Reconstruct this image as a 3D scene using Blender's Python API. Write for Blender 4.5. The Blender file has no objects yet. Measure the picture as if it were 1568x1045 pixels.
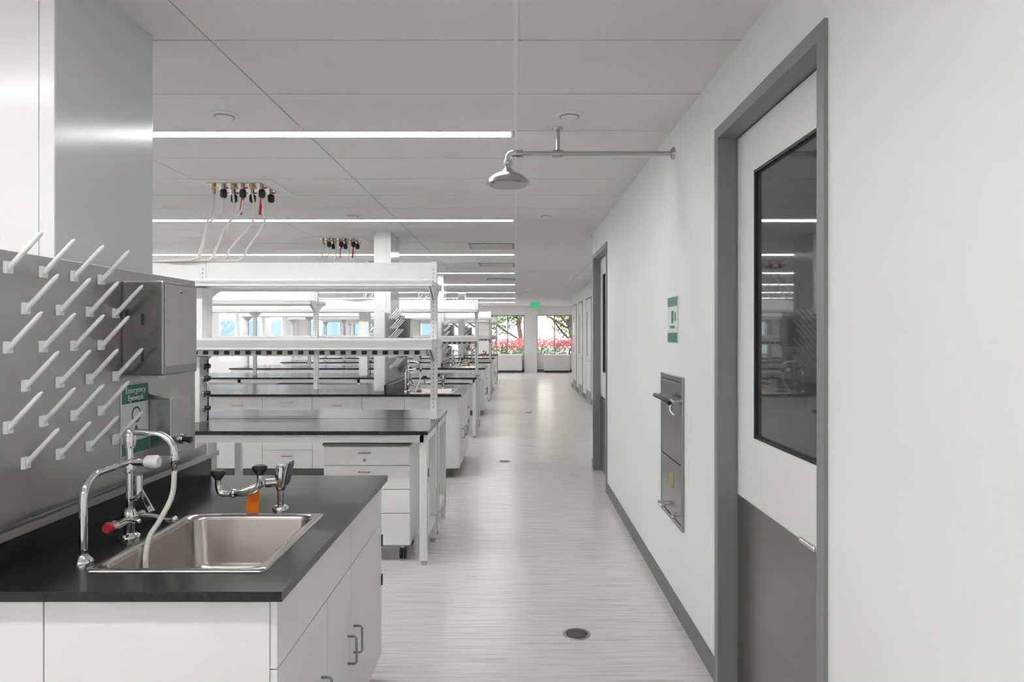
import bpy, bmesh, math, random
from mathutils import Vector, Matrix
random.seed(7)
S = bpy.context.scene
try:
    S.view_settings.view_transform = 'Standard'
    S.view_settings.look = 'None'
except Exception: pass

# ------------------------------------------------------------ materials
def mat(name, col, rough=0.5, metal=0.0, spec=0.5, noise=0.0, nscale=(5,5,5), bump=0.0, coat=0.0, rvar=0.0):
    m = bpy.data.materials.new(name); m.use_nodes = True
    nt = m.node_tree; b = nt.nodes['Principled BSDF']
    b.inputs['Roughness'].default_value = rough
    b.inputs['Metallic'].default_value = metal
    b.inputs['Specular IOR Level'].default_value = spec
    b.inputs['Coat Weight'].default_value = coat
    b.inputs['Base Color'].default_value = (*col, 1)
    tc = nt.nodes.new('ShaderNodeTexCoord'); mp = nt.nodes.new('ShaderNodeMapping')
    mp.inputs['Scale'].default_value = nscale
    n = nt.nodes.new('ShaderNodeTexNoise'); n.inputs['Scale'].default_value = 1.0
    n.inputs['Detail'].default_value = 4
    nt.links.new(tc.outputs['Object'], mp.inputs['Vector']); nt.links.new(mp.outputs[0], n.inputs['Vector'])
    r = nt.nodes.new('ShaderNodeValToRGB')
    r.color_ramp.elements[0].position = 0.3; r.color_ramp.elements[1].position = 0.7
    lo = max(0, 1-noise); 
    r.color_ramp.elements[0].color = (*[c*lo for c in col], 1)
    r.color_ramp.elements[1].color = (*[min(1, c*(1+noise)) for c in col], 1)
    nt.links.new(n.outputs['Fac'], r.inputs['Fac']); nt.links.new(r.outputs[0], b.inputs['Base Color'])
    if rvar:
        mr = nt.nodes.new('ShaderNodeMapRange'); mr.inputs['To Min'].default_value = rough-rvar; mr.inputs['To Max'].default_value = rough+rvar
        nt.links.new(n.outputs['Fac'], mr.inputs['Value']); nt.links.new(mr.outputs[0], b.inputs['Roughness'])
    if bump:
        bp = nt.nodes.new('ShaderNodeBump'); bp.inputs['Strength'].default_value = bump; bp.inputs['Distance'].default_value = 0.01
        nt.links.new(n.outputs['Fac'], bp.inputs['Height']); nt.links.new(bp.outputs[0], b.inputs['Normal'])
    return m
def emis(name, col, s):
    m = bpy.data.materials.new(name); m.use_nodes = True
    nt = m.node_tree; nt.nodes.clear()
    e = nt.nodes.new('ShaderNodeEmission'); o = nt.nodes.new('ShaderNodeOutputMaterial')
    e.inputs[0].default_value = (*col, 1); e.inputs[1].default_value = s
    nt.links.new(e.outputs[0], o.inputs[0]); return m

M = {}
M['wall'] = mat('wall_paint', (.87,.875,.88), .5, noise=.005, nscale=(2,2,2))
M['ceil'] = mat('ceiling_tile', (.80,.795,.79), .8, noise=.015, nscale=(60,60,60))
M['tbar'] = mat('ceiling_gap_shade', (.22,.22,.22), .6)  # backing behind the tiles, coloured dark to stand for shadow in the gaps
M['tbarw'] = mat('ceiling_tbar_white', (.85,.85,.85), .5)
M['lam'] = mat('white_laminate', (.84,.84,.835), .35, noise=.01)
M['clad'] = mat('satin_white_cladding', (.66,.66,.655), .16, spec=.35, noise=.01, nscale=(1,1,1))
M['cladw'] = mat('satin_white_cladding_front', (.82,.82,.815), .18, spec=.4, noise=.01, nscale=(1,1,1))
M['pmetal'] = mat('white_powdercoat', (.82,.82,.81), .4, noise=.01)
M['black'] = mat('black_epoxy', (.013,.013,.014), .22, spec=.45, noise=.15, nscale=(40,40,40))
M['steel'] = mat('brushed_steel', (.50,.49,.48), .26, metal=1, noise=.02, nscale=(4,20,4))
M['steelv'] = mat('satin_steel_panel', (.43,.425,.42), .36, metal=1, noise=.02, nscale=(3,3,20))
M['steeld'] = mat('satin_steel_cabinet', (.33,.325,.32), .24, metal=1, noise=.02, nscale=(3,3,20))
M['basin'] = mat('sink_steel', (.46,.43,.40), .24, metal=1, noise=.02, nscale=(20,4,4))
M['chrome'] = mat('chrome', (.72,.72,.72), .08, metal=1)
M['frame'] = mat('grey_door_frame_paint', (.25,.25,.25), .42, noise=.01)
M['kick'] = mat('kick_plate_steel', (.29,.285,.28), .30, metal=.9, noise=.03, nscale=(3,3,30))
M['glassd'] = mat('dark_tinted_glass', (.065,.065,.067), .03, spec=.9)
M['gasket'] = mat('black_gasket', (.02,.02,.02), .5)
M['basebd'] = mat('grey_rubber_base', (.18,.18,.175), .5, noise=.03)
M['peg'] = mat('white_plastic', (.85,.85,.85), .35)
M['blackp'] = mat('black_plastic', (.015,.015,.015), .4)
M['red'] = mat('red_plastic', (.50,.015,.03), .4)
M['brass'] = mat('brass', (.6,.42,.15), .3, metal=1)
M['orange'] = mat('orange_tag', (.95,.20,.005), .5)
M['green'] = mat('sign_green', (.015,.17,.085), .4)
M['greenb'] = emis('exit_green_glow', (.03,.55,.20), 1.0)
M['signw'] = mat('sign_white', (.74,.80,.76), .4)
M['hose'] = mat('translucent_tubing', (.74,.72,.66), .3)
M['grille'] = mat('grey_grille', (.30,.30,.30), .5)
M['dark'] = mat('dark_recess', (.04,.04,.04), .6)
M['lamp'] = emis('linear_led_diffuser', (1,.99,.98), 34)
M['bluegrey'] = mat('bluegrey_plastic', (.10,.12,.14), .35)
M['asphalt'] = mat('asphalt', (.22,.22,.22), .9, noise=.15, nscale=(3,3,3))
M['leaf'] = mat('tree_leaves', (.10,.17,.05), .6, noise=.5, nscale=(2,2,2))
M['leafy'] = mat('yellow_green_leaves', (.30,.36,.12), .6, noise=.4, nscale=(2,2,2))  # yellow-green foliage of the right-hand trees
M['flower'] = mat('red_blossom', (.48,.09,.10), .6, noise=.3, nscale=(3,3,3))
M['bark'] = mat('bark', (.10,.08,.06), .9, noise=.3)
M['bldg'] = mat('pale_blue_building', (.50,.58,.60), .6, noise=.05)
M['bglass'] = mat('building_windows', (.20,.32,.36), .1, spec=.8)
M['carp'] = mat('car_paint', (.75,.76,.78), .2, coat=.5)
M['tyre'] = mat('tyre', (.02,.02,.02), .8)

# window glass
g = bpy.data.materials.new('window_glass'); g.use_nodes = True
nt = g.node_tree; nt.nodes.clear()
o = nt.nodes.new('ShaderNodeOutputMaterial'); mx = nt.nodes.new('ShaderNodeMixShader'); mx.inputs[0].default_value=.06
t = nt.nodes.new('ShaderNodeBsdfTransparent'); gl = nt.nodes.new('ShaderNodeBsdfGlossy'); gl.inputs['Roughness'].default_value=.02
nt.links.new(t.outputs[0], mx.inputs[1]); nt.links.new(gl.outputs[0], mx.inputs[2]); nt.links.new(mx.outputs[0], o.inputs[0])
M['glass'] = g

# floor
def floor_mat():
    m = bpy.data.materials.new('streaked_vinyl_floor'); m.use_nodes = True
    nt = m.node_tree; b = nt.nodes['Principled BSDF']; L = nt.links.new
    tc = nt.nodes.new('ShaderNodeTexCoord')
    def noise(sc, scale, det=3):
        mp = nt.nodes.new('ShaderNodeMapping'); mp.inputs['Scale'].default_value = sc
        n = nt.nodes.new('ShaderNodeTexNoise'); n.inputs['Scale'].default_value = scale; n.inputs['Detail'].default_value = det
        L(tc.outputs['Object'], mp.inputs['Vector']); L(mp.outputs[0], n.inputs['Vector']); return n
    n1 = noise((2.6,58,1),1.0,4); n2 = noise((5,130,1),1.0,2); n3 = noise((.8,1.4,1),1.0,2)
    r1 = nt.nodes.new('ShaderNodeValToRGB')
    e = r1.color_ramp.elements
    e[0].position=.30; e[0].color=(.54,.51,.485,1); e[1].position=.62; e[1].color=(.72,.705,.69,1)
    x = e.new(.43); x.color=(.655,.635,.615,1)
    L(n1.outputs['Fac'], r1.inputs[0])
    r2 = nt.nodes.new('ShaderNodeValToRGB')
    e = r2.color_ramp.elements
    e[0].position=.30; e[0].color=(.83,.81,.79,1); e[1].position=.42; e[1].color=(1,1,1,1)
    L(n2.outputs['Fac'], r2.inputs[0])
    mm = nt.nodes.new('ShaderNodeMix'); mm.data_type='RGBA'; mm.blend_type='MULTIPLY'; mm.inputs[0].default_value=1
    L(r1.outputs[0], mm.inputs[6]); L(r2.outputs[0], mm.inputs[7])
    r3 = nt.nodes.new('ShaderNodeValToRGB')
    e = r3.color_ramp.elements
    e[0].position=.35; e[0].color=(.96,.96,.96,1); e[1].position=.65; e[1].color=(1,.995,.99,1)
    L(n3.outputs['Fac'], r3.inputs[0])
    m2 = nt.nodes.new('ShaderNodeMix'); m2.data_type='RGBA'; m2.blend_type='MULTIPLY'; m2.inputs[0].default_value=1
    L(mm.outputs[2], m2.inputs[6]); L(r3.outputs[0], m2.inputs[7])
    L(m2.outputs[2], b.inputs['Base Color'])
    b.inputs['Roughness'].default_value=.22; b.inputs['Specular IOR Level'].default_value=.6
    return m
M['floor'] = floor_mat()

# ------------------------------------------------------------ builder
class B:
    def __init__(s): s.bm = bmesh.new(); s.mats = []
    def mi(s, m):
        if m not in s.mats: s.mats.append(m)
        return s.mats.index(m)
    def add(s, t, m, smooth=False):
        i = s.mi(m)
        for f in t.faces: f.material_index = i; f.smooth = smooth
        me = bpy.data.meshes.new('t'); t.to_mesh(me); t.free()
        s.bm.from_mesh(me); bpy.data.meshes.remove(me)
    def box(s, x0,x1,y0,y1,z0,z1, m, bev=0.0, rot=None):
        t = bmesh.new(); bmesh.ops.create_cube(t, size=1)
        for v in t.verts: v.co = Vector(((v.co.x+.5)*(x1-x0)+x0,(v.co.y+.5)*(y1-y0)+y0,(v.co.z+.5)*(z1-z0)+z0))
        if bev: bmesh.ops.bevel(t, geom=t.edges[:], offset=bev, segments=2, affect='EDGES', profile=.6)
        if rot:
            c = Vector(((x0+x1)/2,(y0+y1)/2,(z0+z1)/2))
            for v in t.verts: v.co = rot @ (v.co-c) + c
        s.add(t, m)
    def poly(s, pts, ext, m):
        t = bmesh.new(); vs=[t.verts.new(p) for p in pts]; f=t.faces.new(vs)
        r = bmesh.ops.extrude_face_region(t, geom=[f])
        for v in [q for q in r['geom'] if isinstance(q,bmesh.types.BMVert)]: v.co += Vector(ext)
        bmesh.ops.recalc_face_normals(t, faces=t.faces[:]); s.add(t, m)
    def cyl(s, p0, p1, r0, m, r1=None, n=20, smooth=True):
        if r1 is None: r1=r0
        s.lathe(p0, p1, [(0,r0),(1,r1)], m, n)
    def lathe(s, p0, p1, prof, m, n=24):
        p0=Vector(p0); p1=Vector(p1); ax=p1-p0; L=ax.length; d=ax.normalized()
        q = Vector((0,0,1)).rotation_difference(d)
        t = bmesh.new(); rings=[]
        for (h,r) in prof:
            rings.append([t.verts.new(p0+q@Vector((max(r,1e-4)*math.cos(2*math.pi*i/n),max(r,1e-4)*math.sin(2*math.pi*i/n),h*L))) for i in range(n)])
        for a,b in zip(rings,rings[1:]):
            for i in range(n): t.faces.new((a[i],a[(i+1)%n],b[(i+1)%n],b[i]))
        for f in t.faces: f.smooth=True
        c1=t.faces.new(list(reversed(rings[0]))); c2=t.faces.new(rings[-1])
        i=s.mi(m)
        for f in t.faces: f.material_index=i
        me=bpy.data.meshes.new('t')
        bmesh.ops.split_edges(t, edges=list(set(c1.edges)|set(c2.edges)))
        t.to_mesh(me); t.free(); s.bm.from_mesh(me); bpy.data.meshes.remove(me)
    def tube(s, pts, r, m, n=10, sub=6, smoothpath=True):
        P=[Vector(p) for p in pts]
        if smoothpath and len(P)>2:
            Q=[]; E=[P[0]*2-P[1]]+P+[P[-1]*2-P[-2]]
            for i in range(1,len(E)-2):
                a,b,c,d=E[i-1],E[i],E[i+1],E[i+2]
                for k in range(sub):
                    u=k/sub
                    Q.append(.5*((2*b)+(c-a)*u+(2*a-5*b+4*c-d)*u*u+(3*b-a-3*c+d)*u**3))
            Q.append(P[-1]); P=Q
        t=bmesh.new(); rings=[]
        T=(P[1]-P[0]).normalized(); N=T.orthogonal().normalized()
        for i,p in enumerate(P):
            if i==0: T2=(P[1]-P[0]).normalized()
            elif i==len(P)-1: T2=(P[-1]-P[-2]).normalized()
            else: T2=(P[i+1]-P[i-1]).normalized()
            N=(T.rotation_difference(T2))@N; T=T2; Bn=T.cross(N)
            rings.append([t.verts.new(p+r*(math.cos(2*math.pi*k/n)*N+math.sin(2*math.pi*k/n)*Bn)) for k in range(n)])
        for a,b in zip(rings,rings[1:]):
            for i in range(n): t.faces.new((a[i],a[(i+1)%n],b[(i+1)%n],b[i]))
        t.faces.new(list(reversed(rings[0]))); t.faces.new(rings[-1])
        s.add(t,m,True)
    def ball(s,c,r,m,sc=(1,1,1)):
        t=bmesh.new(); bmesh.ops.create_uvsphere(t,u_segments=20,v_segments=12,radius=r)
        for v in t.verts: v.co=Vector((v.co.x*sc[0],v.co.y*sc[1],v.co.z*sc[2]))+Vector(c)
        s.add(t,m,True)
    def rloops(s, loops, m, capend=True):
        t=bmesh.new(); R=[]; k=7
        for (x0,x1,y0,y1,rad,z) in loops:
            ring=[]
            for (cx,cy,a0) in ((x1-rad,y1-rad,0),(x0+rad,y1-rad,90),(x0+rad,y0+rad,180),(x1-rad,y0+rad,270)):
                for j in range(k+1):
                    a=math.radians(a0+90*j/k); ring.append(t.verts.new((cx+rad*math.cos(a),cy+rad*math.sin(a),z)))
            R.append(ring)
        n=len(R[0])
        for a,b in zip(R,R[1:]):
            for i in range(n): t.faces.new((a[i],a[(i+1)%n],b[(i+1)%n],b[i]))
        if capend: t.faces.new(R[-1])
        s.add(t,m,True)
    def done(s, name):
        me=bpy.data.meshes.new(name); s.bm.to_mesh(me); s.bm.free()
        for m in s.mats: me.materials.append(M[m])
        o=bpy.data.objects.new(name,me); S.collection.objects.link(o); return o
def copy(o, dx=0, dy=0):
    c=o.copy(); S.collection.objects.link(c); c.location.x+=dx; c.location.y+=dy
    for ch in o.children:
        cc=ch.copy(); S.collection.objects.link(cc); cc.parent=c; cc.matrix_parent_inverse=ch.matrix_parent_inverse.copy()
    return c

CH=2.74; XW=.90; YE=28.4; YB=-3.6; XL=-9.0
PER=5.7
# ------------------------------------------------------------ room shell
b=B(); b.box(XL-.2,4.2,YB-.2,YE+.2,-.1,0,'floor'); b.done('floor')

b=B()
b.box(XL-.2,4.2,YB-.2,YE+.2,CH+.008,CH+.15,'tbar')
y=3.955
while y>YB: y-=.61
k0=y
lights=[]
ly=3.955-3.05*2
while ly<YE-1: lights.append(ly); ly+=3.05
cols=[-1.22*i for i in range(8,-1,-1)]
cols=[max(c,XL) for c in cols if c>XL-1.2]
y=k0; gap=.0045
while y<YE:
    y1=min(y+.61,YE); y0=max(y,YB)
    isl=any(abs(y-l)<.02 for l in lights)
    for a,c in zip(cols,cols[1:]):
        ys=y0+(.12 if isl else 0)
        if y1-ys>.05: b.box(a+gap*.7,c-gap*.7-(.006 if c==0 else 0),ys+gap,y1-gap,CH,CH+.02,'ceil')
    xr=XW if y0<8.05 else (1.7 if y0<20.8 else 4.0)
    c=0
    while c<xr-.01:
        c1=min(c+1.22,xr); b.box(c+gap+(.006 if c==0 else 0),c1-(gap if c1<xr else 0),y0+gap,y1-gap,CH,CH+.02,'ceil'); c=c1
    y+=.61
b.box(-.01,.01,YB,YE,CH-.002,CH+.015,'tbarw')
b.done('ceiling')

for l in lights:
    b=B()
    b.box(XL+.3,-.03,l+.008,l+.112,CH-.001,CH+.01,'lamp')
    b.box(XL+.28,-.015,l+.001,l+.008,CH-.003,CH+.012,'pmetal'); b.box(XL+.28,-.015,l+.112,l+.119,CH-.003,CH+.012,'pmetal')
    b.box(-.03,-.015,l+.008,l+.112,CH-.003,CH+.012,'pmetal')
    b.done('linear_ceiling_light')

D1=(1.977,3.07); D2=(6.75,7.94); DT=2.48
b=B(); T=.16
b.box(XW,XW+T,YB,D1[0],0,CH,'wall'); b.box(XW,XW+T,D1[0],D1[1],DT,CH,'wall')
b.box(XW,XW+T,D1[1],D2[0],0,CH,'wall'); b.box(XW,XW+T,D2[0],D2[1],DT,CH,'wall')
b.box(XW,XW+T,D2[1],8.06,0,CH,'wall'); b.done('wall_right')
b=B(); b.box(XW+T,1.7,7.95,8.06,0,CH,'wall'); b.box(1.7,1.85,8.06,20.8,0,CH,'wall'); b.box(1.85,4.0,20.68,20.8,0,CH,'wall'); b.box(4.0,4.15,20.68,YE,0,CH,'wall'); b.done('wall_right_recess')
b=B(); b.box(XL,XW+T,YB-.15,YB,0,CH,'wall'); b.done('wall_back')

def baseb(name,x0,x1,y0,y1):
    b=B(); b.box(x0,x1,y0,y1,0,.105,'basebd',.002); b.done(name)
baseb('baseboard_right',XW-.008,XW,D1[1]+.001,D2[0]-.001)
baseb('baseboard_right_near',XW-.008,XW,YB+.01,D1[0]-.001)
baseb('baseboard_right_corner',XW-.008,XW,D2[1]+.001,8.06)
baseb('baseboard_recess',1.692,1.7,8.07,20.8)
baseb('baseboard_far',XL+.05,4.0,YE-.008,YE)

# far wall w/ windows
wins=[]; xx=.87
wx=[(.87+1.9,.87+1.9+1.2)]
while xx>XL: wx.append((xx,xx+1.38 if xx!=.87 else 2.33)); xx-=1.9
wx=sorted([(max(a,XL+.2),c) for a,c in wx])
b=B(); b.box(XL,4.15,YE,YE+.18,0,.72,'wall'); b.box(XL,4.15,YE,YE+.18,2.36,CH,'wall')
px=XL
for a,c in wx:
    b.box(px,a,YE,YE+.18,.72,2.36,'wall'); px=c
b.box(px,4.15,YE,YE+.18,.72,2.36,'wall'); b.done('wall_far')
n=0
for a,c in wx:
    n+=1; b=B(); f=.035
    b.box(a,c,YE+.05,YE+.1,.72,.72+f,'grille'); b.box(a,c,YE+.05,YE+.1,2.36-f,2.36,'grille')
    b.box(a,a+f,YE+.05,YE+.1,.72,2.36,'grille'); b.box(c-f,c,YE+.05,YE+.1,.72,2.36,'grille')
    mxx=a+(c-a)*.5; b.box(mxx-.02,mxx+.02,YE+.05,YE+.1,.72,2.36,'grille')
    b.box(a+f,c-f,YE+.07,YE+.078,.72+f,2.36-f,'glass'); b.done('window_%d'%n)
# left wall w/ windows
b=B(); b.box(XL-.18,XL,YB,YE,0,.72,'wall'); b.box(XL-.18,XL,YB,YE,2.36,CH,'wall')
py=YB; ws=[]
yy=1.0
while yy+1.6<YE: ws.append((yy,yy+1.6)); yy+=2.2
for a,c in ws: b.box(XL-.18,XL,py,a,.72,2.36,'wall'); py=c
b.box(XL-.18,XL,py,YE,.72,2.36,'wall'); b.done('wall_left')
for a,c in ws:
    n+=1; b=B(); f=.04
    b.box(XL-.1,XL-.05,a,c,.72,.72+f,'pmetal'); b.box(XL-.1,XL-.05,a,c,2.36-f,2.36,'pmetal')
    b.box(XL-.1,XL-.05,a,a+f,.72,2.36,'pmetal'); b.box(XL-.1,XL-.05,c-f,c,.72,2.36,'pmetal')
    b.box(XL-.08,XL-.072,a+f,c-f,.72+f,2.36-f,'glass'); b.done('window_%d'%n)
b=B(); b.box(.35,.87,YE-.25,YE-.001,0,CH-.001,'wall',.004); b.done('wall_column')
for (a,c) in ((-.95,.25),(1.15,2.2)):
    b=B(); b.box(a,c,YE-.45,YE-.02,.08,.70,'lam',.004); b.box(a+.03,c-.03,YE-.42,YE-.03,0,.08,'dark'); b.box(a-.01,c+.01,YE-.46,YE-.02,.70,.725,'lam',.003)
    m_=(a+c)/2
    b.box(a+.01,m_-.004,YE-.468,YE-.45,.09,.69,'pmetal',.002); b.box(m_+.004,c-.01,YE-.468,YE-.45,.09,.69,'pmetal',.002)
    b.done('low_cabinet')

# doors
def door(idx,y0,y1,X=XW,zt=DT):
    b=B(); f=.05
    for (a,c) in ((y0,y0+f),(y1-f,y1)): b.box(X-.012,X+T,a,c,0,zt,'frame',.002)
    b.box(X-.0118,X+T,y0+f-.003,y1-f+.003,zt-f,zt,'frame',.002)
    st=.018
    b.box(X+.125,X+T-.01,y0+f,y0+f+st,0,zt-f,'frame'); b.box(X+.125,X+T-.01,y1-f-st,y1-f,0,zt-f,'frame')
    LX=X+.075; a=y0+f+.006; c=y1-f-.006; g0,g1=a+.15,c-.215; z0,z1=1.142,2.235; zt2=zt-f-.006
    b.box(LX,LX+.044,a,g0,.012,zt2,'lam'); b.box(LX,LX+.044,g1,c,.012,zt2,'lam')
    b.box(LX,LX+.044,g0,g1,.012,z0,'lam'); b.box(LX,LX+.044,g0,g1,z1,zt2,'lam')
    b.box(LX+.01,LX+.03,g0,g1,z0,z1,'glassd')
    e=.012
    b.box(LX-.004,LX+.012,g0,g0+e,z0,z1,'gasket'); b.box(LX-.004,LX+.012,g1-e,g1,z0,z1,'gasket')
    b.box(LX-.004,LX+.012,g0,g1,z0,z0+e,'gasket'); b.box(LX-.004,LX+.012,g0,g1,z1-e,z1,'gasket')
    b.box(LX-.003,LX,a+.01,c-.01,.02,.865,'kick')
    b.box(LX+.044,X+T-.001,y0+f+st,y1-f-st,.0,zt-f,'dark')
    hy=a+.075; hz=.905
    b.lathe((LX-.003,hy,hz),(LX-.014,hy,hz),[(0,.030),(.6,.030),(1,.026)],'chrome')
    b.cyl((LX-.012,hy,hz),(LX-.055,hy,hz),.010,'chrome')
    b.tube([(LX-.055,hy-.004,hz),(LX-.056,hy+.05,hz),(LX-.052,hy+.115,hz-.004)],.010,'chrome')
    return b.done('door_%d'%idx)
door(1,*D1); door(2,*D2)
def flushdoor(idx,y0,y1,X=1.7):
    b=B(); f=.03; zt=2.42
    b.box(X-.012,X,y0,y0+f,0,zt,'frame'); b.box(X-.012,X,y1-f,y1,0,zt,'frame'); b.box(X-.012,X,y0+f,y1-f,zt-f,zt,'frame')
    b.box(X-.010,X,y0+f+.01,y1-f-.01,.01,zt-f-.01,'lam',.001)
    b.box(X-.012,X-.010,y1-.34,y1-.16,1.05,2.1,'glassd'); b.box(X-.012,X-.010,y0+.06,y1-.06,.02,.25,'kick')
    b.cyl((X-.01,y0+.1,.95),(X-.06,y0+.1,.95),.01,'chrome'); b.cyl((X-.055,y0+.09,.95),(X-.055,y0+.2,.95),.009,'chrome')
    b.done('door_%d'%idx)
for i,(a,c) in enumerate(((15.4,16.5),(17.4,18.5),(19.2,20.3))): flushdoor(3+i,a,c)

# ------------------------------------------------------------ right wall fittings
b=B()
b.box(XW-.006,XW,3.795,4.04,1.516,1.782,'signw',.001)
b.box(XW-.0075,XW-.006,3.80,4.035,1.725,1.777,'green'); b.box(XW-.0075,XW-.006,3.80,4.035,1.521,1.575,'green')
b.box(XW-.0075,XW-.006,3.86,3.97,1.60,1.615,'green'); b.box(XW-.0075,XW-.006,3.89,3.94,1.63,1.70,'green'); b.box(XW-.0075,XW-.006,3.83,3.86,1.64,1.69,'green')
b.done('emergency_shower_sign')
b=B(); a,c=3.66,4.2; z0,z1=.505,1.335
fr=.028
b.box(XW-.014,XW+.001,a,a+fr,z0,z1,'steeld',.003); b.box(XW-.014,XW+.001,c-fr,c,z0,z1,'steeld',.003)
b.box(XW-.0138,XW+.001,a+fr-.003,c-fr+.003,z0,z0+fr,'steeld',.003); b.box(XW-.0138,XW+.001,a+fr-.003,c-fr+.003,z1-fr,z1,'steeld',.003)
b.box(XW-.006,XW+.001,a+fr,c-fr,z0+fr,z1-fr,'gasket')
b.box(XW-.012,XW-.006,a+fr+.006,c-fr-.006,.86,z1-fr-.006,'steeld',.002)
b.box(XW-.012,XW-.006,a+fr+.006,c-fr-.006,z0+fr+.006,.852,'steeld',.002)
b.box(XW-.0135,XW-.012,3.86,3.98,.70,.77,'brass')
b.cyl((XW-.012,4.12,1.2),(XW-.06,4.12,1.2),.014,'chrome'); b.cyl((XW-.012,3.76,1.2),(XW-.06,3.76,1.2),.012,'chrome')
b.tube([(XW-.06,4.15,1.2),(XW-.075,4.05,1.205),(XW-.075,3.85,1.205),(XW-.06,3.74,1.19)],.012,'blackp')
b.tube([(XW-.04,3.78,1.19),(XW-.05,3.78,1.15),(XW-.03,3.76,1.12)],.008,'chrome')
b.cyl((XW-.012,4.06,.565),(XW-.06,4.06,.565),.016,'chrome'); b.cyl((XW-.05,4.10,.565),(XW-.05,3.98,.565),.010,'chrome')
b.cyl((XW-.012,3.80,.565),(XW-.035,3.80,.565),.013,'chrome')
b.done('recessed_eyewash_cabinet')

# shower
b=B(); sy=3.9; sz=2.595
b.lathe((XW,sy,sz),(XW-.02,sy,sz),[(0,.035),(.5,.034),(1,.022)],'steel')
b.cyl((XW-.015,sy,sz),(.0,sy,sz),.013,'steel',n=16)
b.cyl((.27,sy,sz),(.21,sy,sz),.02,'steel'); b.cyl((.04,sy,sz),(.0,sy,sz),.022,'steel')
b.tube([(.01,sy,sz),(-.025,sy,sz-.003),(-.042,sy,sz-.02),(-.045,sy,sz-.055)],.019,'chrome',n=16)
b.lathe((-.045,sy,sz-.045),(-.045,sy,2.42),[(0,.026),(.18,.026),(.22,.02),(.34,.02),(.40,.034),(.47,.04),(.52,.06),(.64,.092),(.78,.112),(.88,.123),(1,.124)],'steel',40)
b.lathe((-.045,sy,2.4215),(-.045,sy,2.412),[(0,.116),(1,.108)],'steeld',32)
b.cyl((.24,sy,sz),(.24,sy,CH),.011,'steel'); b.lathe((.24,sy,CH),(.24,sy,CH-.012),[(0,.03),(1,.026)],'steel')
b.done('emergency_shower_head')

def spk(x,y,r=.075):
    b=B(); b.lathe((x,y,CH),(x,y,CH-.012),[(0,r),(.5,r),(1,r*.86)],'pmetal',36)
    b.lathe((x,y,CH-.0121),(x,y,CH-.016),[(0,r*.72),(1,r*.70)],'grille',36)
    b.lathe((x,y,CH-.016),(x,y,CH-.022),[(0,r*.62),(1,r*.5)],'pmetal',36); b.done('ceiling_sensor_disc')
for (x,y) in ((-1.555,3.66),(.286,3.66),(.297,6.75),(-1.6,6.75),(.3,12.8),(.3,18.9)): spk(x,y)
def vent(x0,x1,y0,y1):
    b=B(); b.box(x0,x1,y0,y1,CH-.006,CH,'grille')
    y=y0+.03
    while y<y1-.02: b.box(x0+.03,x1-.03,y,y+.012,CH-.014,CH-.006,'tbarw'); y+=.05
    b.done('ceiling_vent_grille')
vent(-.62,-.02,8.85,9.4); vent(-.62,-.02,11.3,11.85); vent(-.62,-.02,14.4,14.95)
b=B(); b.box(.46,.76,22,22.03,2.41,2.60,'signw',.003); b.box(.465,.755,21.995,22.0,2.415,2.595,'greenb'); b.box(.59,.63,22.005,22.025,2.6,CH,'pmetal')
ex=b.done('exit_sign')
def text(s,loc,rot,size,m,parent,name='lettering'):
    cu=bpy.data.curves.new(name,'FONT'); cu.body=s; cu.size=size; cu.extrude=.0008; cu.materials.append(M[m]); cu.align_x='CENTER'
    o=bpy.data.objects.new(name,cu); S.collection.objects.link(o); o.location=loc; o.rotation_euler=rot; o.parent=parent; return o
text('EXIT',(.61,21.993,2.45),(math.pi/2,0,0),.15,'signw',ex)

for (x,y) in ((.317,3.577),(-.137,8.44),(.26,13.7)):
    b=B(); b.lathe((x,y,0),(x,y,.004),[(0,.072),(.6,.072),(1,.068)],'steel',36); b.lathe((x,y,.004),(x,y,.0055),[(0,.056),(1,.055)],'dark',30)
    for k in range(-2,3): b.box(x-.045,x+.045,y+k*.018-.003,y+k*.018+.003,.0055,.0075,'steel')
    b.done('floor_drain')

# ------------------------------------------------------------ benches
def cpull(b,p,axis,L=.10,vert=True,d=.032):
    o=Vector((d,0,0)) if axis=='x+' else Vector((0,-d,0))
    u=Vector((0,0,L/2)) if vert else (Vector((0,L/2,0)) if axis=='x+' else Vector((L/2,0,0)))
    P=Vector(p)
    b.tube([P-u,P-u+o*.8,P-u*.85+o,P+u*.85+o,P+u+o*.8,P+u],.0045,'steeld',n=8,smoothpath=False)

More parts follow.
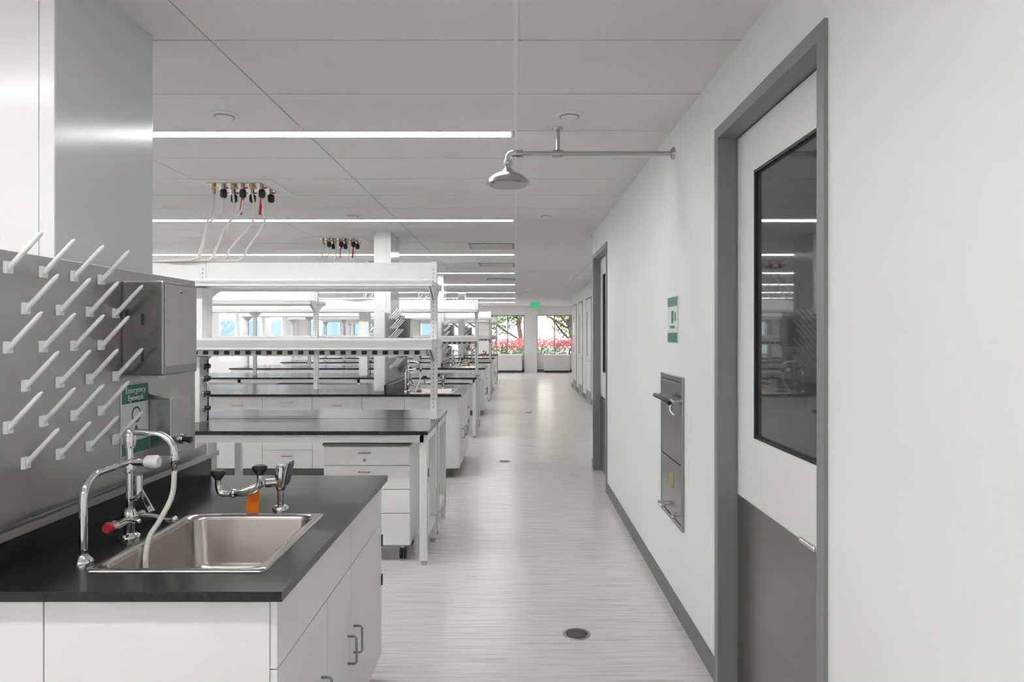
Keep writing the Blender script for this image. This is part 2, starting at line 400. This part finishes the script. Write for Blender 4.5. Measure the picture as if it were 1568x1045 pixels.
def sink_bench():
    b=B(); Y0,Y1=1.737,3.17; XR=-.593; Z=.914; th=.026; XE=-5.5
    hx0,hx1,hy0,hy1=-1.165,-.715,1.905,2.455
    b.box(XE,hx0,Y0,Y1,Z-th,Z,'black'); b.box(hx1,XR,Y0,Y1,Z-th,Z,'black')
    b.box(hx0,hx1,Y0,hy0,Z-th,Z,'black'); b.box(hx0,hx1,hy1,Y1,Z-th,Z,'black')
    b.box(-1.43,-1.408,Y0,Y1,Z,1.012,'black')
    xr=-.633; y0,y1=Y0+.045,Y1-.045; zt=Z-th
    b.box(XE+.03,xr,y0,y0+.02,.1,zt,'lam'); b.box(XE+.03,xr,y1-.02,y1,.1,zt,'lam')
    b.box(xr-.02,xr,y0+.02,y1-.02,.1,zt,'lam'); b.box(XE+.03,XE+.05,y0+.02,y1-.02,.1,zt,'lam')
    b.box(XE+.03,xr,y0,y1,.1,.12,'lam')
    b.box(XE+.09,xr-.06,y0+.06,y1-.06,0,.1,'basebd')
    f=.018
    zs=.70; g=.0035
    b.box(xr,xr+f,y0-.015,2.55,zs+g,zt-.004,'lam',.0015)
    b.box(xr,xr+f,2.555,y1+.012,zs+g,zt-.004,'lam',.0015)
    for (a,c) in ((y0-.015,2.235),(2.241,2.55),(2.556,y1+.012)): b.box(xr,xr+f,a,c,.105,zs,'lam',.0015)
    cpull(b,(xr+f,2.17,.43),'x+'); cpull(b,(xr+f,2.60,.41),'x+'); cpull(b,(xr+f,2.51,.41),'x+')
    b.box(xr+.002,xr+f+.006,y1+.004,y1+.016,.42,.47,'blackp'); b.box(xr+.002,xr+f+.006,y1+.004,y1+.016,.60,.65,'blackp')
    for (yy,sgn) in ((y0,-1),(y1,1)):
        def P(x0,x1,z0,z1):
            ya,yb=(yy-f,yy) if sgn<0 else (yy,yy+f)
            b.box(x0,x1,ya,yb,z0,z1,'lam',.0015)
        if sgn<0:
            P(-1.213,xr-.001,.105,zt-.004); P(-1.67,-1.217,.105,zt-.004)
        else: P(-1.67,xr-.001,.105,zt-.004)
        x=-1.674; w=.54; i=0
        while x-w>XE:
            if i%2==0:
                P(x-w,x,.105,zs-.0)
                P(x-w,x,zs+g,zt-.004)
                if sgn<0: cpull(b,(x-w/2,yy-f,.79),'y-',.11,False); cpull(b,(x-.05,yy-f,.60),'y-')
            else:
                for (q0,q1) in ((.105,.30),(.304,.50),(.504,.70),(.704,zt-.004)):
                    P(x-w,x,q0,q1)
                    if sgn<0: cpull(b,(x-w/2,yy-f,q1-.06),'y-',.11,False)
            x-=w+.004; i+=1
    return b.done('sink_lab_bench')

def sink():
    b=B(); x0,x1,y0,y1=-1.19,-.69,1.88,2.48; Z=.914
    def L(i,r,z): return (x0+i,x1-i,y0+i,y1-i,r,z)
    b.rloops([L(0,.02,Z),L(.003,.02,Z+.005),L(.018,.03,Z+.005),(x0+.033,x1-.033,y0+.025,y1-.025,.045,Z+.001),
      (x0+.038,x1-.038,y0+.03,y1-.03,.05,Z-.012),(x0+.046,x1-.046,y0+.038,y1-.038,.055,Z-.16),
      (x0+.06,x1-.06,y0+.052,y1-.052,.055,Z-.188),(x0+.1,x1-.1,y0+.1,y1-.1,.03,Z-.196)],'basin')
    cx,cy=(x0+x1)/2,(y0+y1)/2
    b.lathe((cx,cy,Z-.1955),(cx,cy,Z-.192),[(0,.045),(1,.042)],'chrome',28); b.lathe((cx,cy,Z-.192),(cx,cy,Z-.1915),[(0,.03),(1,.03)],'dark',24)
    return b.done('stainless_sink')

def faucet():
    b=B(); X=-1.245; Y=2.21; Z=.914
    b.lathe((X,Y,Z),(X,Y,Z+.012),[(0,.032),(.5,.031),(1,.022)],'chrome')
    b.lathe((X,Y,Z+.01),(X,Y,Z+.09),[(0,.016),(.4,.017),(.5,.022),(.8,.022),(1,.014)],'chrome')
    b.tube([(X,Y,Z+.08),(X,Y,1.2),(X+.0,Y,1.235),(X+.015,Y,1.25),(X+.06,Y,1.248),(X+.11,Y,1.238),(X+.14,Y,1.205),(X+.145,Y,1.165)],.0105,'chrome',n=14)
    b.lathe((X,Y,1.2),(X,Y,1.262),[(0,.016),(.3,.019),(.8,.019),(1,.010)],'chrome')
    b.lathe((X,Y,1.12),(X,Y,1.16),[(0,.016),(.5,.019),(1,.016)],'chrome')
    b.lathe((X+.145,Y,1.175),(X+.145,Y,1.125),[(0,.013),(.5,.015),(.6,.010),(1,.009)],'chrome')
    b.tube([(X+.145,Y,1.13),(X+.142,Y-.01,1.05),(X+.12,Y-.04,.98),(X+.10,Y-.07,.93),(X+.105,Y-.10,.86),(X+.12,Y-.10,.80)],.0085,'hose',n=10)
    b.cyl((X,Y-.075,Z+.055),(X,Y+.075,Z+.055),.013,'chrome')
    b.lathe((X,Y-.07,Z+.055),(X,Y-.115,Z+.06),[(0,.014),(.3,.018),(.6,.013),(1,.016)],'chrome'); b.lathe((X,Y-.112,Z+.06),(X,Y-.125,Z+.062),[(0,.017),(1,.014)],'red')
    b.tube([(X,Y-.06,Z+.06),(X+.03,Y-.07,Z+.075),(X+.075,Y-.075,Z+.07)],.006,'chrome')
    b.poly([(X+.01,Y+.03,Z+.14),(X+.022,Y+.03,Z+.145),(X+.062,Y+.03,Z+.075),(X+.05,Y+.03,Z+.062)],(0,.008,0),'chrome')
    b.tube([(X,Y+.03,Z+.06),(X+.05,Y+.03,Z+.062),(X+.11,Y+.02,Z+.05),(X+.14,Y+.01,Z+.053)],.007,'chrome')
    b.ball((X+.14,Y+.01,Z+.053),.011,'chrome')
    b.tube([(X,Y,Z+.12),(X+.03,Y-.01,Z+.13),(X+.035,Y-.01,Z+.16)],.008,'chrome'); b.cyl((X+.035,Y-.01,Z+.15),(X+.035,Y-.01,Z+.2),.012,'chrome')
    yb=1.965
    b.lathe((X+.006,yb,Z),(X+.006,yb,Z+.02),[(0,.026),(.3,.025),(1,.013)],'chrome')
    b.tube([(X+.006,yb,Z+.015),(X+.006,yb,1.08),(X+.005,yb+.012,1.125),(X+.003,yb+.05,1.15),(X,yb+.1,1.155),(X,Y,1.155)],.011,'chrome',n=14)
    b.cyl((X,Y,1.155),(X+.055,Y,1.155),.014,'chrome'); b.lathe((X+.05,Y,1.155),(X+.095,Y,1.155),[(0,.014),(.15,.021),(.85,.022),(1,.017)],'peg')
    return b.done('lab_faucet')

def eyewash():
    b=B(); X=-.878; Y=2.56; Z=.914
    b.lathe((X,Y,Z),(X,Y,Z+.014),[(0,.030),(.6,.029),(1,.02)],'chrome')
    b.cyl((X,Y,Z+.01),(X,Y,Z+.11),.012,'chrome')
    b.lathe((X,Y,Z+.07),(X,Y,Z+.165),[(0,.014),(.15,.02),(.85,.02),(1,.013)],'chrome')
    b.cyl((X-.01,Y,Z+.10),(X-.05,Y-.02,Z+.10),.016,'chrome')
    a=Vector((X-.05,Y-.02,Z+.10))
    b.tube([a,(X-.10,Y-.04,Z+.085),(X-.155,Y-.05,Z+.07),(X-.2,Y-.05,Z+.07),(X-.212,Y-.05,Z+.095),(X-.212,Y-.05,Z+.125)],.0105,'chrome',n=14)
    b.tube([(X-.155,Y-.05,Z+.07),(X-.11,Y-.075,Z+.075),(X-.06,Y-.09,Z+.09),(X-.045,Y-.09,Z+.12),(X-.045,Y-.09,Z+.15)],.0105,'chrome',n=14)
    b.ball((X-.155,Y-.05,Z+.07),.016,'chrome')
    for (hx,hy,hz) in ((X-.212,Y-.05,Z+.12),(X-.045,Y-.09,Z+.145)):
        b.lathe((hx,hy,hz),(hx,hy,hz+.035),[(0,.012),(.2,.016),(.6,.027),(.85,.027),(1,.02)],'blackp')
    R=Matrix.Rotation(math.radians(12),3,'Y')
    b.box(X+.022,X+.03,Y-.03,Y+.03,Z+.085,Z+.18,'steel',.002,rot=R); b.box(X+.031,X+.036,Y-.025,Y+.025,Z+.095,Z+.175,'bluegrey',.002,rot=R)
    b.cyl((X,Y,Z+.12),(X+.025,Y,Z+.12),.008,'chrome')
    b.tube([(X-.075,Y-.03,Z+.1),(X-.078,Y-.05,Z+.09),(X-.078,Y-.055,Z+.085)],.0015,'hose')
    b.box(X-.102,X-.058,Y-.062,Y-.0605,Z+.004,Z+.088,'orange',rot=Matrix.Rotation(.08,3,'Y'))
    return b.done('bench_eyewash')

PX=-1.408
def pegrack():
    b=B()
    b.box(PX-.018,PX,1.75,3.01,1.03,1.80,'steelv',.002)
    b.box(PX-.018,PX+.045,1.75,3.15,1.013,1.02,'steelv'); b.box(PX+.040,PX+.045,1.75,3.15,1.02,1.034,'steelv'); b.box(PX-.018,PX-.012,1.75,3.15,1.02,1.06,'steelv')
    for r in range(6):
        z=1.751-.1105*r
        for i in range(4):
            y=(1.893+.142*i) if r%2==0 else (1.962+.147*i)
            b.box(PX,PX+.012,y-.013,y+.013,z-.017,z+.017,'peg',.002)
            b.lathe((PX+.008,y,z-.002),(PX+.100,y,z+.098),[(0,.0085),(.1,.0078),(.93,.0062),(1,.003)],'peg',12)
    return b.done('peg_drying_rack')
def towel():
    b=B(); X0,X1=PX,-1.26; y0,y1=2.45,2.71; z0,z1=1.42,1.758
    b.box(X0,X1,y0,y1,z0,z1,'steeld',.006)
    b.box(X1-.001,X1+.003,y0+.012,y1-.012,z0+.03,z1-.012,'steel',.002)
    b.box(X0+.04,X1-.03,y0+.05,y1-.05,z0-.004,z0,'dark'); b.box(X0+.05,X1-.05,y0+.06,y1-.06,z0-.015,z0-.002,'peg')
    b.cyl((X1+.002,y0+.13,z1-.03),(X1+.007,y0+.13,z1-.03),.009,'chrome')
    b.box(X0+.07,X0+.078,y0-.003,y0+.001,z0+.05,z0+.09,'dark'); b.box(X0+.07,X0+.078,y0-.003,y0+.001,z0+.18,z0+.22,'dark')
    return b.done('paper_towel_dispenser')
def soap():
    b=B(); X0,X1=PX,-1.318; y0,y1=2.625,2.79; z0,z1=1.10,1.335
    b.box(X0,X1,y0,y1,z0,z1-.012,'steel',.006); b.poly([(X0,y0,z1-.014),(X1-.02,y0,z1-.014),(X0,y0,z1+.005)],(0,y1-y0,0),'steel')
    b.box(X0+.006,X0+.018,y0+.01,y1-.01,z1-.02,z1+.001,'steel')
    b.lathe((X1,2.70,1.155),(X1+.012,2.70,1.155),[(0,.02),(1,.018)],'chrome'); b.lathe((X1+.01,2.70,1.155),(X1+.04,2.70,1.15),[(0,.010),(.6,.012),(1,.014)],'blackp')
    return b.done('soap_dispenser')
def ewsign():
    b=B(); b.box(PX,PX+.004,2.44,2.62,1.125,1.385,'signw',.001)
    b.box(PX+.004,PX+.005,2.443,2.617,1.315,1.382,'green'); b.box(PX+.004,PX+.005,2.443,2.617,1.128,1.175,'green')
    b.box(PX+.004,PX+.005,2.50,2.57,1.19,1.20,'green'); b.lathe((PX+.004,2.535,1.27),(PX+.005,2.535,1.27),[(0,.03),(1,.03)],'green'); b.lathe((PX+.005,2.535,1.27),(PX+.0055,2.535,1.27),[(0,.023),(1,.023)],'signw')
    b.poly([(PX+.004,2.51,1.20),(PX+.004,2.56,1.20),(PX+.004,2.535,1.235)],(.001,0,0),'green')
    o=b.done('eyewash_sign')
    text('Emergency',(PX+.006,2.53,1.352),(math.pi/2,0,math.pi/2),.030,'signw',o); text('Eyewash',(PX+.006,2.53,1.324),(math.pi/2,0,math.pi/2),.030,'signw',o,'lettering_line')
    return o
def column():
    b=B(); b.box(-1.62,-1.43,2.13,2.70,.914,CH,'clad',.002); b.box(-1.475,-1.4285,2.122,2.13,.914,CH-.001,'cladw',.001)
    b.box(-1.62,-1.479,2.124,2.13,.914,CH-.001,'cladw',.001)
    return b.done('service_column')

mods=[]
for f in (sink_bench,sink,faucet,eyewash,pegrack,towel,soap,ewsign,column): mods.append(f())
for k in (1,2,3):
    for o in mods: copy(o,dy=PER*k)

def table_bench():
    b=B(); XR=-.593; XE=-5.5; Z=.914
    for (y0,y1) in ((4.61,5.235),(5.305,5.93)):
        b.box(XE,XR,y0,y1,Z-.027,Z,'black',.002)
        a0,a1=y0+.03,y1-.03; zt=Z-.027
        b.box(XE+.05,XR-.03,a0,a0+.03,zt-.055,zt,'pmetal',.001); b.box(XE+.05,XR-.03,a1-.03,a1,zt-.055,zt,'pmetal',.001)
        for lx in (XR-.06,-2.4,-4.2,XE+.06):
            b.box(lx,lx+.05,a0+.03,a1-.03,zt-.055,zt,'pmetal')
            for (l0,l1) in ((a0,a0+.05),(a1-.05,a1)):
                b.box(lx,lx+.052,l0,l1,.03,zt-.002,'pmetal',.003); b.cyl((lx+.026,(l0+l1)/2,0),(lx+.026,(l0+l1)/2,.03),.02,'steel')
                b.box(lx+.052,lx+.054,l0+.012,l0+.02,.1,.4,'grille')
            b.box(lx+.004,lx+.048,a0+.05,a1-.05,.16,.20,'pmetal',.002)
    b.box(XE,XR-.02,5.237,5.303,Z-.16,Z-.03,'pmetal')
    b.box(XE,XR-.003,5.233,5.307,Z-.027,Z-.0015,'black')
    return b.done('lab_table_bench')

def shelves(X1,X0,yc,posts,name):
    b=B(); Z=.914; w=.05
    for p in posts:
        b.box(p,p+w,yc-.03,yc+.03,Z,2.12,'pmetal',.003)
        for k in range(34):
            z=1.0+k*.032
            b.box(p+w,p+w+.0008,yc-.004,yc+.004,z,z+.016,'dark')
            b.box(p+w*.5-.003,p+w*.5+.003,yc-.0308,yc-.03,z,z+.016,'grille')
    x0,x1=X0,X1
    b.box(x0+w,x1-w,yc-.025,yc+.025,1.965,2.115,'pmetal',.002)
    for (z0,z1) in ((1.915,1.955),(1.455,1.525)):
        for sgn in (-1,1):
            ya,yb=(yc-.32,yc-.032) if sgn<0 else (yc+.032,yc+.32)
            b.box(x0,x1,ya,yb,z0+.01,z1,'pmetal',.002)
            ye=ya if sgn<0 else yb-.012
            b.box(x0,x1,ye,ye+.012,z0-.0,z1+.012,'pmetal',.002)
            for p in posts:
                q=yc+sgn*.032; e=yc+sgn*.27
                b.poly([(p+.008,q,z0+.01),(p+.008,e,z0+.01),(p+.008,q,z0-.09)],(.012,0,0),'pmetal'); b.poly([(p+w-.02,q,z0+.01),(p+w-.02,e,z0+.01),(p+w-.02,q,z0-.09)],(.012,0,0),'pmetal')
                b.box(p+.005,p+w-.005,min(q,e),max(q,e),z1,z1+.004,'pmetal')
    for sgn in (-1,1):
        ya,yb=(yc-.21,yc-.15) if sgn<0 else (yc+.15,yc+.21)
        b.box(x0+.05,x1-.06,ya,yb,1.405,1.455,'pmetal')
        x=x0+.1; yf=ya-.002 if sgn<0 else yb
        while x<x1-.12:
            b.box(x,x+.038,yf,yf+.002,1.416,1.444,'blackp'); x+=.078
    return b.done(name)
def turret():
    b=B(); x=-2.36; y=5.09
    b.box(x-.1,x+.03,y-.04,y+.09,.914,1.40,'pmetal',.003)
    b.box(x-.1,x+.05,5.05,5.22,1.53,1.91,'pmetal',.003)
    for z in (1.02,1.13,1.24,1.33):
        b.cyl((x+.03,y,z),(x+.055,y,z),.014,'chrome'); b.lathe((x+.05,y,z),(x+.09,y,z),[(0,.016),(.5,.020),(1,.016)],'blackp')
        b.tube([(x+.07,y,z),(x+.075,y-.03,z-.005),(x+.075,y-.06,z-.02)],.007,'blackp')
    b.tube([(x+.06,y+.03,.92),(x+.06,y+.03,1.38)],.008,'chrome',smoothpath=False)
    return b.done('gas_service_turret')

tb=table_bench()
sh=shelves(-.605,-5.45,5.27,(-.655,-2.42,-4.2,-5.45),'reagent_shelf_rack')
tu=turret()
for k in (1,2,3):
    copy(tb,dy=PER*k); copy(sh,dy=PER*k); copy(tu,dy=PER*k)
sh2=shelves(-2.35,-5.45,2.453,(-2.40,-4.2,-5.45),'reagent_shelf_rack')
for k in (1,2,3): copy(sh2,dy=PER*k)

def pedestal(x0=-1.325,x1=-.728):
    b=B(); y0,y1=4.735,5.19; z0,z1=.11,.80
    b.box(x0,x1,y0,y1,z0,z1,'lam',.003); b.box(x0-.006,x1+.006,y0-.022,y1+.004,z1,z1+.016,'basebd',.003)
    zz=[z0+.004,.335,.50,.665,z1-.004]
    for a,c in zip(zz,zz[1:]):
        b.box(x0+.003,x1-.003,y0-.018,y0,a,c-.005,'lam',.002)
        xm=(x0+x1)/2-.015
        b.tube([(xm-.04,y0-.018,c-.045),(xm-.04,y0-.036,c-.045),(xm+.04,y0-.036,c-.045),(xm+.04,y0-.018,c-.045)],.004,'steeld',n=8,smoothpath=False)
    b.lathe(((x0+x1)/2-.015,y0-.018,z1-.10),((x0+x1)/2-.015,y0-.024,z1-.10),[(0,.010),(1,.009)],'steeld')
    for cx in (x0+.06,x1-.06):
        for cy in (y0+.05,y1-.06):
            b.cyl((cx,cy,z0),(cx,cy,z0-.03),.018,'steel')
            b.box(cx-.02,cx+.02,cy-.012,cy+.03,.055,.085,'blackp',.004)
            b.cyl((cx-.022,cy+.012,.036),(cx-.006,cy+.012,.036),.036,'blackp'); b.cyl((cx+.006,cy+.012,.036),(cx+.022,cy+.012,.036),.036,'blackp')
    return b.done('mobile_drawer_pedestal')
p=pedestal()
for k in (1,2,3): copy(p,dy=PER*k)
copy(p,dx=-2.3,dy=PER)

def svcpanel():
    b=B(); x0,x1,y0,y1=-2.44,-1.86,5.19,5.77
    b.box(x0,x1,y0,y1,CH-.006,CH,'pmetal'); 
    b.box(x0+.05,x1-.1,y0+.08,y1-.08,CH-.012,CH-.006,'steel')
    for j,yy in enumerate((5.36,5.56)):
        for i in range(6):
            x=-2.36+i*.075; z=CH-.012
            if i%2==0:
                b.cyl((x,yy,z),(x,yy,z-.03),.016,'brass'); b.cyl((x,yy,z-.03),(x,yy,z-.06),.012,'steel')
            else:
                b.cyl((x,yy,z),(x,yy,z-.035),.014,'steel'); b.lathe((x,yy,z-.03),(x,yy,z-.095),[(0,.02),(.2,.026),(.8,.026),(1,.016)],'blackp')
            b.cyl((x+.01,yy-.02,z-.02),(x+.045,yy-.02,z-.02),.006,'red' if i%2 else 'brass')
    ends=[(-2.40,5.2),(-2.44,5.25),(-2.34,5.28),(-2.30,5.22),(-2.22,5.27),(-2.08,5.25)]
    for i in range(6):
        x=-2.36+i*.075; yy=5.36; e=ends[i]; bow=(-.02,-.05,.03,-.05,.06,.06)[i]
        zst=CH-.07 if i%2==0 else CH-.105
        b.tube([(x,yy,zst),(x+bow*.3,yy-.01,zst-.12),(x+bow+(e[0]-x)*.3,yy-.05,2.42),(e[0]+.02,e[1]+.02,2.23),(e[0]-.02,e[1],2.145),(e[0]-.16,e[1],2.128),(e[0]-.5-.1*i,5.27,2.124)],.0085,'hose',n=8)
    for i in (3,5):
        x=-2.36+i*.075; b.tube([(x,5.36,CH-.1),(x-.01,5.36,CH-.17),(x-.015,5.355,CH-.24)],.011,'red',n=8)
    return b.done('ceiling_gas_service_panel')
sp=svcpanel(); copy(sp,dy=PER*.55-.1)
for k in (1,2,3): copy(sp,dy=PER*k)
# ------------------------------------------------------------ exterior
b=B(); b.box(-60,60,YE+.3,90,-.2,-.12,'asphalt'); b.box(-60,XL-.3,-30,YE+.3,-.2,-.12,'asphalt'); b.done('outdoor_pavement')
def leaves(b,c,rad,n,m,sz):
    i=b.mi(m)
    for _ in range(n):
        d=Vector((random.gauss(0,1),random.gauss(0,1),random.gauss(0,1))).normalized()*random.random()**.4
        p=Vector(c)+Vector((d.x*rad[0],d.y*rad[1],d.z*rad[2]))
        u=Vector((random.uniform(-1,1),random.uniform(-1,1),random.uniform(-1,1))).normalized()*sz*random.uniform(.6,1.3)
        v=u.orthogonal().normalized()*sz*.6
        vs=[b.bm.verts.new(q) for q in (p-u,p+v,p+u,p-v)]
        f=b.bm.faces.new(vs); f.material_index=i
def hedge(x0,x1,y):
    b=B(); x=x0
    while x<x1:
        b.tube([(x,y,-.12),(x+.05,y,.5),(x+.2,y,.9)],.03,'bark',n=6)
        leaves(b,(x,y,.58),(.6,.5,.55),300,'leaf',.06); leaves(b,(x,y,1.1),(.6,.5,.32),300,'flower',.05); x+=.7
    b.done('flowering_hedge')
hedge(-2.2,-.1,32.5); hedge(.4,3.6,33.5); hedge(-9,-6,33)
def tree(x,y,h,m,n=2200):
    b=B(); b.tube([(x,y,-.12),(x+.1,y,1.2),(x-.05,y,2.4),(x,y,h*.8)],.13,'bark',n=8)
    for k in range(9):
        a=random.random()*6.28; z=1.2+random.random()*h*.5
        b.tube([(x,y,z),(x+math.cos(a)*.9,y+math.sin(a)*.9,z+.5),(x+math.cos(a)*1.9,y+math.sin(a)*1.7,z+1.2)],.05,'bark',n=6)
    for k in range(9):
        a=random.random()*6.28; r=random.random()*1.9
        leaves(b,(x+r*math.cos(a),y+r*math.sin(a),1.9+random.random()*(h-1.5)),(1.1,1.1,.8),n//9,m,.10)
    b.done('street_tree')
tree(-2.0,37,4.5,'leaf'); tree(.2,42,5,'leaf'); tree(3.2,40.5,4.5,'leafy'); tree(-8,46,5,'leaf'); tree(-13,20,5,'leaf'); tree(7.5,42,5,'leafy')
def car(x,y):
    b=B()
    prof=[(-2.1,.3),(-2.15,.75),(-1.9,.95),(-1.25,1.02),(-.75,1.42),(.75,1.45),(1.35,1.05),(2.05,.92),(2.15,.6),(2.1,.3)]
    b.poly([(x+p,y,q-.12) for p,q in prof],(0,1.75,0),'carp')
    b.poly([(x-1.1,y-.01,.95),(x-.68,y-.01,1.25),(x-.05,y-.01,1.27),(x-.05,y-.01,.95)],(0,.008,0),'glassd'); b.poly([(x+.03,y-.01,.95),(x+.03,y-.01,1.27),(x+.68,y-.01,1.26),(x+1.1,y-.01,.97)],(0,.008,0),'glassd')
    for wx_ in (-1.35,1.35):
        for wy in (-.02,1.6): b.cyl((x+wx_,y+wy,.21),(x+wx_,y+wy+.18,.21),.33,'tyre'); b.cyl((x+wx_,y+wy-.01,.21),(x+wx_,y+wy,.21),.2,'steel')
    b.done('parked_car')
car(3.0,35.6); car(-6.5,38)
b=B(); b.box(-40,-6,60,70,-.12,7,'bldg')
for i in range(15):
    for z in (.9,4.2): b.box(-39+i*2.2,-37.4+i*2.2,59.95,60,z,z+1.8,'bglass')
b.done('neighbour_building')
b=B(); b.box(-34,-26,-10,50,-.12,7,'bldg')
for i in range(24):
    for z in (.9,4.2): b.box(-26,-25.95,-9+i*2.4,-7.2+i*2.4,z,z+1.8,'bglass')
b.done('neighbour_building')

# ------------------------------------------------------------ light
w=bpy.data.worlds.new('sky'); S.world=w; w.use_nodes=True; nt=w.node_tree
bg=nt.nodes['Background']; sk=nt.nodes.new('ShaderNodeTexSky'); sk.sky_type='NISHITA'; sk.sun_disc=False; sk.sun_elevation=math.radians(48); sk.air_density=1; sk.dust_density=5
mixn=nt.nodes.new('ShaderNodeMix'); mixn.data_type='RGBA'; mixn.inputs[0].default_value=.6; mixn.inputs[7].default_value=(4,4,4,1)
nt.links.new(sk.outputs[0],mixn.inputs[6]); nt.links.new(mixn.outputs[2],bg.inputs[0]); bg.inputs[1].default_value=.7
sl=bpy.data.lights.new('sun','SUN'); sl.energy=6; sl.angle=.02; so=bpy.data.objects.new('sun',sl); S.collection.objects.link(so)
so.rotation_euler=Vector((.1,.75,-.75)).to_track_quat('-Z','Y').to_euler()

cam=bpy.data.cameras.new('camera'); co=bpy.data.objects.new('camera',cam); S.collection.objects.link(co)
co.location=(0,0,1.567); co.rotation_euler=(math.pi/2,0,0)
cam.sensor_width=36; cam.lens=24.107; cam.shift_x=-.0038; cam.shift_y=-.0067; cam.clip_start=.05; cam.clip_end=300
S.camera=co
